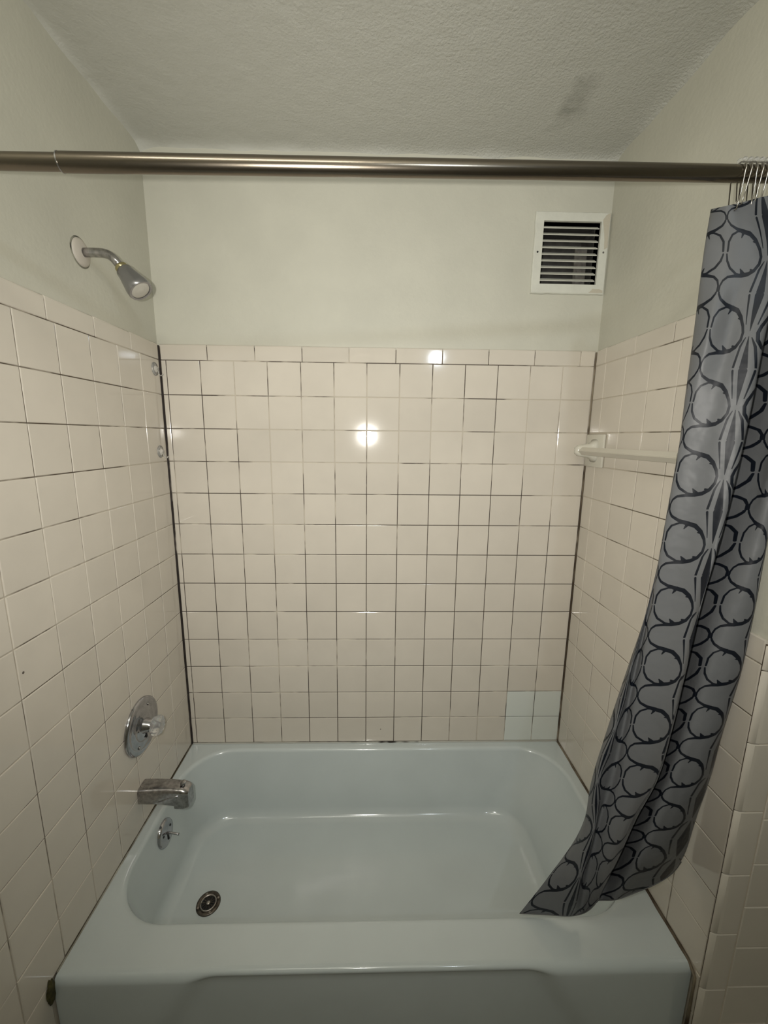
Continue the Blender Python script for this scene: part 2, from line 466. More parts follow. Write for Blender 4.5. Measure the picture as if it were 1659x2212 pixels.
# small dark marks on the glaze
MARK = simple('dark_spot', (0.09, 0.075, 0.06), 0.6)
for par, c, ax, r in ((wall_left, (0.0004, -0.6503, 1.1110), (1, 0, 0), 0.0028), (wall_back, (0.7341, -0.0004, 0.4582), (0, -1, 0), 0.0022)):
    bm = bmesh.new(); lathe(bm, c, ax, [(0.0, r), (0.0004, r * 0.8), (0.0005, 0)], 9, cap=False)
    from_bm('dark_spot', bm, MARK, par)

# mildewed caulk in the corners and round the tub
def strip(name, pts, rad, mat, n=6):
    bm = bmesh.new(); fine = []
    for p, q in zip(pts, pts[1:]):
        p = Vector(p); q = Vector(q); k = max(2, int((q - p).length / 0.01))
        for i in range(k): fine.append(p.lerp(q, i / k))
    fine.append(Vector(pts[-1]))
    rr = [rad * (1 + 0.35 * mnoise.noise(Vector(f) * 35)) for f in fine]
    tube(bm, fine, rr, n)
    o = from_bm(name, bm, mat, smooth=True); o['kind'] = 'structure'; return o
strip('trim_1', [(0.0010, -0.0010, 0.402), (0.0006, -0.0006, 1.2), (-0.0005, -0.0005, ZT + 0.045)], 0.0025, CAULK_DARK)
strip('trim_2', [(W - 0.001, -0.001, 0.402), (W - 0.0005, -0.0005, ZT + 0.045)], 0.0026, CAULK_BROWN)
strip('trim_3', [(0.004, -0.002, 0.4015), (W - 0.004, -0.002, 0.4015)], 0.0030, CAULK_PALE)
strip('trim_4', [(0.002, -0.004, 0.4005), (0.002, -0.690, 0.4005)], 0.0018, CAULK_SIDE)
strip('trim_5', [(W - 0.002, -0.004, 0.4005), (W - 0.002, -0.685, 0.4005), (W - 0.001, -0.712, 0.385), (W - 0.001, -0.716, 0.02)], 0.0038, CAULK_BROWN)
strip('trim_6', [(W + 0.0005, -0.7240, 0.0), (W + 0.0005, -0.7240, 1.21)], 0.0016, CAULK_BROWN)

# ---------------- bathtub ----------------
tub = empty('bathtub', (0.72, -0.35, 0.0), 'bluish white enamelled steel bathtub built in between the tiled walls', 'bathtub')
def rrect(x0, x1, y0, y1, r, z, n=12, zf=None):
    pts = []
    cs = [(x1 - r, y1 - r, 0), (x0 + r, y1 - r, 90), (x0 + r, y0 + r, 180), (x1 - r, y0 + r, 270)]
    for cx, cy, a0 in cs:
        for k in range(n + 1):
            a = math.radians(a0 + 90 * k / n)
            pts.append((cx + r * math.cos(a), cy + r * math.sin(a), z))
    return pts
TF = -0.703    # front plane of the apron
ix0, ix1, iy0, iy1 = 0.034, 1.398, -0.596, -0.036
rings = []
rings.append(rrect(0.002, W - 0.002, TF + 0.020, -0.002, 0.004, 0.400))
rings.append(rrect(ix0 - 0.012, ix1 + 0.012, iy0 - 0.014, iy1 + 0.012, 0.155, 0.4005))
for s in range(1, 7):                       # rolled inner lip
    a = math.pi / 2 * s / 6; R = 0.013
    o = -0.012 + R * math.sin(a); dz = R * (1 - math.cos(a))
    rings.append(rrect(ix0 + o, ix1 - o, iy0 + o, iy1 - o, 0.15 - o * 0.5, 0.4005 - dz))
ZF = 0.150
def wallring(t, z, r):
    # t 0..1 down the side walls
    return rrect(ix0 + 0.001 + 0.030 * t, ix1 - 0.001 - 0.125 * t ** 1.1, iy0 + 0.001 + 0.045 * t, iy1 - 0.001 - 0.040 * t, r, z)
for t in (0.15, 0.4, 0.7, 1.0):
    rings.append(wallring(t, 0.387 - (0.387 - ZF - 0.045) * t, 0.148 - 0.02 * t))
base = (ix0 + 0.031, ix1 - 0.126, iy0 + 0.046, iy1 - 0.041)
for s in range(1, 8):                       # cove to the floor
    a = math.pi / 2 * s / 7
    q = 1 - math.cos(a); h = 0.045 * (1 - math.sin(a))
    rings.append(rrect(base[0] + 0.040 * q, base[1] - 0.085 * q, base[2] + 0.050 * q, base[3] - 0.040 * q, 0.128 - 0.02 * q, ZF + h))
rings.append(rrect(base[0] + 0.12, base[1] - 0.16, base[2] + 0.12, base[3] - 0.11, 0.07, ZF - 0.002))
bm = bmesh.new(); prev = None
for R_ in rings:
    cur = [bm.verts.new(p) for p in R_]
    if prev:
        n = len(cur)
        for k in range(n): bm.faces.new((prev[k], prev[(k+1) % n], cur[(k+1) % n], cur[k]))
    prev = cur
bm.faces.new(prev)
basin = from_bm('basin', bm, ENAMEL, tub, smooth=True)
# apron: rolled top edge; the middle is recessed between slanting facets
bm = bmesh.new(); cols = 150; prof = []
def recess(x, z):
    # half-width of the recessed panel grows downwards
    cx = 0.7075; hw = 0.378 + (0.40 - z) * 0.60
    d = abs(x - cx) - hw
    f = min(max(-d / 0.075 + 0.5, 0.0), 1.0); f = f * f * (3 - 2 * f)
    top = min(max((0.400 - z) / 0.028, 0.0), 1.0)
    return 0.017 * f * top * top * (3 - 2 * top)
prof = []
for s in range(0, 11):
    a = math.pi / 2 * s / 10
    prof.append((TF + 0.020 - 0.020 * math.sin(a), 0.400 - 0.020 * (1 - math.cos(a))))
for k in range(1, 31): prof.append((TF, 0.380 - 0.375 * k / 30))
gv = []
for i in range(cols + 1):
    x = 0.002 + (W - 0.004) * i / cols
    gv.append([bm.verts.new((x, y + recess(x, z), z)) for y, z in prof])
for i in range(cols):
    for k in range(len(prof) - 1): bm.faces.new((gv[i][k], gv[i+1][k], gv[i+1][k+1], gv[i][k+1]))
from_bm('apron', bm, ENAMEL, tub, smooth=True)
# drain in the tub floor
def sub_bm(name, bm, mat, par, smooth=False, auto=None):
    """a sub-part: mesh in world coordinates, parented to a part whose matrix is the identity"""
    o = from_bm(name, bm, mat, None, smooth, auto); o.parent = par; return o
def drain():
    c = Vector((0.1948, -0.3757, ZF - 0.001))
    bm = bmesh.new(); lathe(bm, c, (0, 0, 1), [(-0.001, 0.036), (0.0025, 0.035), (0.0032, 0.030), (0.001, 0.024), (0.0, 0.0235)], 40, cap=False)
    lathe(bm, c, (0, 0, 1), [(-0.0008, 0.036), (-0.0008, 0.0)], 40, cap=False)
    dr = from_bm('drain_strainer', bm, DRAINM, tub, smooth=True); dr['label'] = 'round dark worn metal drain strainer'
    bm = bmesh.new(); lathe(bm, c, (0, 0, 1), [(0.0015, 0.0245), (0.0042, 0.0235), (0.0042, 0.0215), (0.0015, 0.0205)], 40, cap=False)
    sub_bm('ring', bm, DRAIN_RING, dr, smooth=True)
    bm = bmesh.new(); lathe(bm, c, (0, 0, 1), [(0.0005, 0.0205), (0.0012, 0.0)], 24, cap=False)
    sub_bm('sump', bm, BLACK, dr)
    for k in range(6):
        a = math.pi * k / 6
        bm = bmesh.new(); d = Vector((math.cos(a), math.sin(a), 0)) * 0.0205
        tube(bm, [c - d + Vector((0, 0, 0.002)), c + d + Vector((0, 0, 0.002))], 0.0011, 6)
        sub_bm('cross_bar', bm, DRAINM, dr)
    bm = bmesh.new(); lathe(bm, c, (0, 0, 1), [(0.002, 0.006), (0.0045, 0.005), (0.005, 0.0)], 16, cap=False)
    sub_bm('screw', bm, DRAIN_RING, dr, smooth=True)
    for k in range(4):
        a = math.pi * k / 2 + 0.5
        bm = bmesh.new(); lathe(bm, c + Vector((math.cos(a) * 0.0295, math.sin(a) * 0.0295, 0.0024)), (0, 0, 1), [(0, 0.0035), (0.0012, 0.003), (0.0013, 0)], 12, cap=False)
        sub_bm('rivet', bm, DRAIN_RING, dr)
drain()
# overflow plate with trip lever
def overflow():
    c = Vector((0.0435, -0.309, 0.336)); ax = Vector((1, 0, 0.10)).normalized()
    bm = bmesh.new(); lathe(bm, c, ax, [(-0.003, 0.041), (0.003, 0.041), (0.0065, 0.038), (0.0085, 0.030), (0.0095, 0.0)], 40)
    o = from_bm('overflow_plate', bm, CHROME, tub, auto=50); o['label'] = 'round chrome overflow plate with trip lever'
    x, y, d = frame_of(ax)
    upv = (Vector((0, 0, 1)) - d * d.z).normalized(); sd = d.cross(upv)
    for s in (-1, 1):
        bm = bmesh.new(); lathe(bm, c + sd * 0.023 * s * 0.9 + upv * 0.008 + d * 0.0085, d, [(-0.001, 0.0042), (0.0012, 0.0038), (0.0014, 0)], 14)
        sub_bm('screw', bm, BLACK, o)
    bm = bmesh.new(); bx(bm, (-0.0022, -0.012, -0.001), (0.0022, 0.012, 0.0015))
    M3 = Matrix((sd, upv, d)).transposed().to_4x4(); M3.translation = c + d * 0.0095 - upv * 0.011
    bmesh.ops.transform(bm, matrix=M3, verts=bm.verts); sub_bm('slot', bm, BLACK, o)
    bm = bmesh.new(); p0 = c + d * 0.008
    tube(bm, [p0, p0 + d * 0.012 - upv * 0.001, p0 + d * 0.030 - upv * 0.007 - sd * 0.0, p0 + d * 0.036 - upv * 0.009], [0.0042, 0.0034, 0.0032, 0.0042], 12)
    sub_bm('lever', bm, CHROME, o, smooth=True)
overflow()

# ---------------- tub spout ----------------
def spout():
    y0, zc = -0.328, 0.512
    o = empty('tub_spout', (0.0, y0, zc), 'spotted chrome tub spout with diverter knob on the left wall', 'faucet')
    # cross sections along x: (x, half width, z bottom, z top, corner radius)
    secs = [(0.0005, 0.026, 0.484, 0.537, 0.012), (0.010, 0.0265, 0.484, 0.538, 0.013), (0.045, 0.0255, 0.483, 0.5385, 0.013), (0.085, 0.0245, 0.478, 0.537, 0.012),
            (0.104, 0.024, 0.475, 0.5355, 0.012), (0.1045, 0.024, 0.464, 0.5355, 0.012), (0.128, 0.0235, 0.462, 0.533, 0.012), (0.140, 0.0215, 0.463, 0.529, 0.012), (0.146, 0.018, 0.467, 0.523, 0.011)]
    bm = bmesh.new(); prev = None
    for x, hw, zb, zt, r in secs:
        ring = []
        for cy, cz, a0 in ((hw - r, zt - r, 0), (-hw + r, zt - r, 90), (-hw + r, zb + r, 180), (hw - r, zb + r, 270)):
            for k in range(6):
                a = math.radians(a0 + 90 * k / 5); ring.append(bm.verts.new((x, y0 + cy + r * math.cos(a), cz + r * math.sin(a))))
        if prev:
            n = len(ring)
            for k in range(n): bm.faces.new((prev[k], prev[(k+1) % n], ring[(k+1) % n], ring[k]))
        else: bm.faces.new(ring)
        prev = ring
    bm.faces.new(prev)
    from_bm('body', bm, CHROME_DULL, o, auto=35)
    bm = bmesh.new(); lathe(bm, (0.126, y0, 0.532), (0, 0, 1), [(0, 0.0045), (0.006, 0.0045), (0.0065, 0.0085), (0.0115, 0.0085), (0.013, 0.006), (0.0132, 0)], 20)
    from_bm('diverter_knob', bm, CHROME_DULL, o, auto=40)
    for s in (1, -1):        # raised shoulder line along each side
        bm = bmesh.new(); tube(bm, [(0.060, y0 + s * 0.0248, 0.497), (0.09, y0 + s * 0.0242, 0.508), (0.125, y0 + s * 0.0232, 0.518)], 0.0018, 8)
        from_bm('shoulder_rib', bm, CHROME, o, smooth=True)
spout()

# ---------------- shower valve ----------------
def valve():
    c = Vector((0.0, -0.301, 0.7165)); ax = Vector((1, 0, 0))
    o = empty('shower_valve', c, 'round chrome shower valve with clear knob on the left tile', 'shower valve')
    bm = bmesh.new()
    lathe(bm, c, ax, [(0.0002, 0.084), (0.004, 0.0845), (0.008, 0.082), (0.0105, 0.076), (0.0085, 0.067), (0.0095, 0.058), (0.0125, 0.050), (0.0115, 0.043), (0.013, 0.034), (0.015, 0.027)], 64)
    from_bm('escutcheon', bm, CHROME, o, auto=60)
    bm = bmesh.new(); lathe(bm, c, ax, [(0.012, 0.0235), (0.020, 0.0215), (0.024, 0.0195), (0.036, 0.0175), (0.040, 0.014), (0.042, 0.0)], 32)
    from_bm('sleeve', bm, CHROME, o, auto=50)
    bm = bmesh.new(); n = 48; prof = [(0.037, 0.018), (0.039, 0.024), (0.044, 0.0275), (0.054, 0.028), (0.061, 0.025), (0.065, 0.017), (0.063, 0.0)]
    x, y, d = frame_of(ax); rg = []
    for h, r in prof:
        if r == 0: rg.append([bm.verts.new(c + d * h)]); continue
        rg.append([bm.verts.new(c + d * h + (x * math.cos(2*math.pi*k/n) + y * math.sin(2*math.pi*k/n)) * r * (1 + (0.07 * math.cos(8 * 2*math.pi*k/n) if r > 0.018 else 0))) for k in range(n)])
    for A, B in zip(rg, rg[1:]):
        for k in range(n):
            if len(B) == 1: bm.faces.new((A[k], A[(k+1) % n], B[0]))
            else: bm.faces.new((A[k], A[(k+1) % n], B[(k+1) % n], B[k]))
    bm.faces.new(rg[0])
    from_bm('knob', bm, CLEAR, o, smooth=True)
    for s in (0.6, 3.7):
        bm = bmesh.new(); p = c + Vector((0.0095, math.sin(s) * 0.060, math.cos(s) * 0.060))
        lathe(bm, p, ax, [(-0.001, 0.0052), (0.0022, 0.0045), (0.0028, 0)], 16); from_bm('screw', bm, CHROME_DULL, o, auto=40)
    bm = bmesh.new(); bx(bm, c + Vector((0.013, -0.0035, -0.040)), c + Vector((0.0165, 0.0035, -0.022)), 0.001)
    from_bm('pointer', bm, BLACK, o)
valve()

# ---------------- shower head ----------------
def shower():
    c = Vector((-D, -0.3197, 2.0125))
    o = empty('wall_shower', c, 'small chrome shower head on a bent arm above the left tile', 'shower head')
    bm = bmesh.new(); lathe(bm, c, (1, 0, 0), [(0.0, 0.031), (0.003, 0.0305), (0.0060, 0.026), (0.008, 0.018), (0.010, 0.0125)], 40)
    e = from_bm('escutcheon', bm, simple('painted_over_flange', (0.50, 0.46, 0.40), 0.5, bump=0.001, bscale=60), o, auto=60); e['label'] = 'wall flange painted over in cream'
    bm = bmesh.new(); lathe(bm, c, (1, 0, 0), [(0.0, 0.0345), (0.0012, 0.0325), (0.0014, 0.030)], 40, cap=False)
    from_bm('cracked_paint', bm, simple('grimy_paint_crack', (0.17, 0.165, 0.13), 0.7, bump=0.002, bscale=70, var=0.7, vscale=60), o)
    y = c.y; pts = [(0.0, y, 2.0125), (0.020, y, 2.0130), (0.040, y, 2.0128)]
    # bend
    cx, cz, R = 0.040, 2.0128 - 0.045, 0.045
    for k in range(1, 8):
        a = math.radians(48) * k / 7
        pts.append((cx + R * math.sin(a), y, cz + R * math.cos(a)))
    lx, _, lz = pts[-1]; dx, dz = math.cos(math.radians(48)), -math.sin(math.radians(48))
    pts.append((lx + dx * 0.022, y, lz + dz * 0.024))
    bm = bmesh.new(); tube(bm, pts, 0.0102, 18); from_bm('arm', bm, CHROME_DULL, o, smooth=True)
    p = Vector(pts[-1]); ax = Vector((math.cos(math.radians(50)), -0.10, -math.sin(math.radians(50)))).normalized()
    bm = bmesh.new(); lathe(bm, p - ax * 0.006, ax, [(0, 0.0120), (0.003, 0.0150), (0.010, 0.0150), (0.012, 0.0135)], 24)
    cl = from_bm('collar', bm, simple('brassy_collar', (0.45, 0.40, 0.22), 0.2, 1.0), o, auto=40); cl['label'] = 'brass coloured collar'
    bm = bmesh.new(); lathe(bm, p, ax, [(0.004, 0.0140), (0.009, 0.0190), (0.022, 0.0210), (0.056, 0.0290), (0.066, 0.0297), (0.070, 0.0280), (0.0695, 0.0235), (0.067, 0.0230)], 36)
    hd = from_bm('head', bm, simple('grey_chrome_plastic', (0.33, 0.33, 0.34), 0.24, 0.9), o, auto=50)
    bm = bmesh.new(); lathe(bm, p, ax, [(0.0672, 0.0230), (0.0692, 0.0205), (0.0685, 0.013), (0.0702, 0.008), (0.0702, 0)], 32, cap=False)
    f = from_bm('spray_face', bm, simple('pale_plastic_face', (0.50, 0.48, 0.42), 0.25), hd, smooth=True); f['label'] = 'pale spray face'
shower()

# ---------------- suction hooks on the left wall ----------------
for (yy, zz, rr, lab) in ((-0.034, 1.790, 0.021, 'clear plastic suction hook near the top of the left tile'), (-0.045, 1.529, 0.020, 'clear plastic suction hook lower down by the left corner')):
    o = empty('suction_hook', (0.0, yy, zz), lab, 'suction hook', 'clear suction hooks in the left corner')
    bm = bmesh.new(); lathe(bm, (0.0003, yy, zz), (1, 0, 0), [(0, rr), (0.0012, rr * 0.98), (0.003, rr * 0.6), (0.007, rr * 0.32), (0.010, rr * 0.3), (0.0105, 0)], 32)
    from_bm('cup', bm, CLEAR, o, auto=60)
    bm = bmesh.new(); pts = [(0.008, yy, zz - 0.002), (0.011, yy, zz - 0.010)]
    for k in range(0, 9):
        a = math.pi + math.pi * k / 8
        pts.append((0.0175 + 0.0065 * math.cos(a), yy, zz - 0.014 + 0.0065 * math.sin(a)))
    tube(bm, pts, 0.0018, 8); from_bm('hook', bm, CLEAR, o, smooth=True)

# ---------------- towel bar on the right wall ----------------
def towel_bar():
    zc = 1.5465; o = empty('towel_bar', (W, -0.28, zc), 'cream towel bar on square ceramic brackets on the right wall', 'towel bar')
    bxx = W - 0.052
    for yc, first in ((-0.0575, True), (-0.528, False)):
        bm = bmesh.new(); bx(bm, (W - 0.0075, yc - 0.0535, zc - 0.0535), (W + 0.001, yc + 0.0535, zc + 0.0535), 0.003, 2)
        b = from_bm('bracket', bm, CERAMIC, o, auto=40)
        # post: flared foot narrowing to an arm that cups the bar
        bm = bmesh.new(); prev = None
        for x, hy, hz in ((W - 0.006, 0.030, 0.040), (W - 0.014, 0.020, 0.030), (W - 0.026, 0.0155, 0.023), (W - 0.045, 0.0145, 0.0205), (W - 0.060, 0.0135, 0.018), (W - 0.068, 0.011, 0.012), (W - 0.071, 0.004, 0.005)):
            ring = [bm.verts.new((x, yc + hy * math.copysign(abs(math.cos(t)) ** 0.6, math.cos(t)), zc + hz * math.copysign(abs(math.sin(t)) ** 0.6, math.sin(t)))) for t in [2*math.pi*k/24 for k in range(24)]]
            if prev:
                for k in range(24): bm.faces.new((prev[k], prev[(k+1) % 24], ring[(k+1) % 24], ring[k]))
            else: bm.faces.new(ring)
            prev = ring
        bm.faces.new(prev)
        from_bm('post', bm, CERAMIC, o, smooth=True)
    s = 0.0135
    bm = bmesh.new(); ring = []
    for yy in (-0.0440, -0.540):
        ring.append([bm.verts.new((bxx + s * 1.0 * cx, yy, zc - 0.001 + s * 1.0 * cz)) for cx, cz in ((-1, 0), (0, 1), (1, 0), (0, -1))])
    for k in range(4): bm.faces.new((ring[0][k], ring[0][(k+1) % 4], ring[1][(k+1) % 4], ring[1][k]))
    bm.faces.new(ring[0]); bm.faces.new(ring[1][::-1])
    bmesh.ops.bevel(bm, geom=list(bm.edges), offset=0.0012, segments=2, affect='EDGES')
    from_bm('bar', bm, PLASTIC_BAR, o, auto=30)
towel_bar()

# ---------------- vent grille ----------------
def vent():
    o = empty('vent_grille', (1.32, D, 2.166), 'white louvred exhaust vent grille high on the back wall', 'vent')
    X0, X1, Z0, Z1 = 1.2035, 1.4435, 2.046, 2.286
    yF = D - 0.009
    bm = bmesh.new()
    def ringv(x0, x1, z0, z1, y, jit=0):
        pts = []
        for (a, b) in (((x0, z0), (x1, z0)), ((x1, z0), (x1, z1)), ((x1, z1), (x0, z1)), ((x0, z1), (x0, z0))):
            for k in range(24):
                t = k / 24; x = a[0] + (b[0] - a[0]) * t; z = a[1] + (b[1] - a[1]) * t
                jj = jit * mnoise.noise(Vector((x * 60, z * 60, 1)))
                pts.append(bm.verts.new((min(x + jj, W + D - 0.001), y, z + jj)))
        return pts
    A = ringv(X0, X1, Z0, Z1, D + 0.0005, 0.0025); B = ringv(X0 + 0.0015, X1 - 0.001, Z0 + 0.0015, Z1 - 0.0015, yF + 0.002, 0.0015); C_ = ringv(X0 + 0.004, X1 - 0.003, Z0 + 0.004, Z1 - 0.004, yF, 0.0004)
    D_ = ringv(vx0, vx1, vz0, vz1, yF); E_ = ringv(vx0, vx1, vz0, vz1, D + 0.030)
    for P1, P2 in ((A, B), (B, C_), (C_, D_), (D_, E_)):
        n = len(P1)
        for k in range(n): bm.faces.new((P1[k], P1[(k+1) % n], P2[(k+1) % n], P2[k]))
    from_bm('frame', bm, WHITE_MET, o, auto=30)
    # nine tilted louvres
    for k in range(9):
        z = 2.2435 - 0.01915 * k
        bm = bmesh.new()
        p = [(yF + 0.003, z - 0.0035), (yF + 0.005, z - 0.0052), (yF + 0.019, z + 0.0048), (yF + 0.0175, z + 0.0068), (yF + 0.0045, z - 0.0022)]
        L_ = [bm.verts.new((vx0 + 0.001, a, b)) for a, b in p]; R_ = [bm.verts.new((vx1 - 0.004, a, b)) for a, b in p]
        for q in range(5): bm.faces.new((L_[q], L_[(q+1) % 5], R_[(q+1) % 5], R_[q]))
        bm.faces.new(L_[::-1]); bm.faces.new(R_)
        from_bm('louvre', bm, WHITE_MET, o)
    # duct box behind with a grey damper plate
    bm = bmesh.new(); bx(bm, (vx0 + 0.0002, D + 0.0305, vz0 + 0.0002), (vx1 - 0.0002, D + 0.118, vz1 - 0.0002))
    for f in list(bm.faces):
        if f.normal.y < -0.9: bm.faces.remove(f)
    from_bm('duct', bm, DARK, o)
    bm = bmesh.new(); bx(bm, (1.357, D + 0.034, vz0 + 0.002), (1.364, D + 0.040, 2.20)); bx(bm, (1.368, D + 0.045, vz0 + 0.002), (1.402, D + 0.048, 2.20))
    from_bm('damper', bm, DUCT_GREY, o)
    # wall paint smeared over the frame's right side and lower right corner
    def smear(pts, name='paint_smear'):
        bm = bmesh.new(); fine = []
        for p, q in zip(pts, pts[1:] + pts[:1]):
            for k in range(5):
                x = p[0] + (q[0] - p[0]) * k / 5; z = p[1] + (q[1] - p[1]) * k / 5
                j = 0.0013 * mnoise.noise(Vector((x * 220, z * 220, 2))); fine.append((x + j, z - j))
        vf = [bm.verts.new((x, yF - 0.0006, z)) for x, z in fine]; vb = [bm.verts.new((x, yF + 0.0004, z)) for x, z in fine]
        bm.faces.new(vf); n = len(vf)
        for k in range(n): bm.faces.new((vf[k], vf[(k+1) % n], vb[(k+1) % n], vb[k]))
        s = from_bm(name, bm, TAN_PATCH, o); s['label'] = 'tan paint smeared on the frame'
    smear([(1.418, 2.262), (1.426, 2.276), (1.4395, 2.282), (1.4395, 2.185), (1.430, 2.178), (1.427, 2.215)])
    smear([(1.392, 2.051), (1.405, 2.062), (1.425, 2.062), (1.438, 2.058), (1.438, 2.051)])
    for x in (1.217, 1.4285):
        bm = bmesh.new(); lathe(bm, (x, yF + 0.0002, 2.168 if x < 1.3 else 2.170), (0, -1, 0), [(-0.0005, 0.0032), (0.0010, 0.0028), (0.0012, 0)], 14)
        from_bm('screw', bm, BLACK if x < 1.3 else DUCT_GREY, o)
vent()

# ---------------- curtain rod ----------------
def rodp(x, off=0): return Vector((x, -0.7518 + 0.0841 * x, 1.9559 + 0.0573 * x))
rod = empty('shower_curtain_rod', (0.72, rodp(0.72).y, 0.0), 'brushed nickel tension rod spanning the tub alcove', 'curtain rod')
bm = bmesh.new(); tube(bm, [rodp(0.010), rodp(0.252)], 0.0112, 32); from_bm('inner_tube', bm, NICKEL, rod, auto=50)
bm = bmesh.new(); tube(bm, [rodp(0.2465), rodp(W - 0.010)], 0.0128, 40); from_bm('outer_tube', bm, NICKEL, rod, auto=50)
bm = bmesh.new(); tube(bm, [rodp(0.2462), rodp(0.2478)], 0.0132, 40); c = from_bm('rim', bm, CHROME, rod, auto=50); c['label'] = 'bright cut edge of the outer tube'
for x0_, x1_ in ((-D + 0.0002, 0.016), (W + D - 0.0002, W - 0.016)):
    bm = bmesh.new(); ax = (1, 0, 0) if x0_ < 0.5 else (-1, 0, 0); b0 = rodp(x0_)
    lathe(bm, b0, ax, [(0, 0.022), (0.004, 0.022), (0.012, 0.016), (0.022, 0.0145)], 28)
    from_bm('end_cap', bm, NICKEL, rod, auto=40)

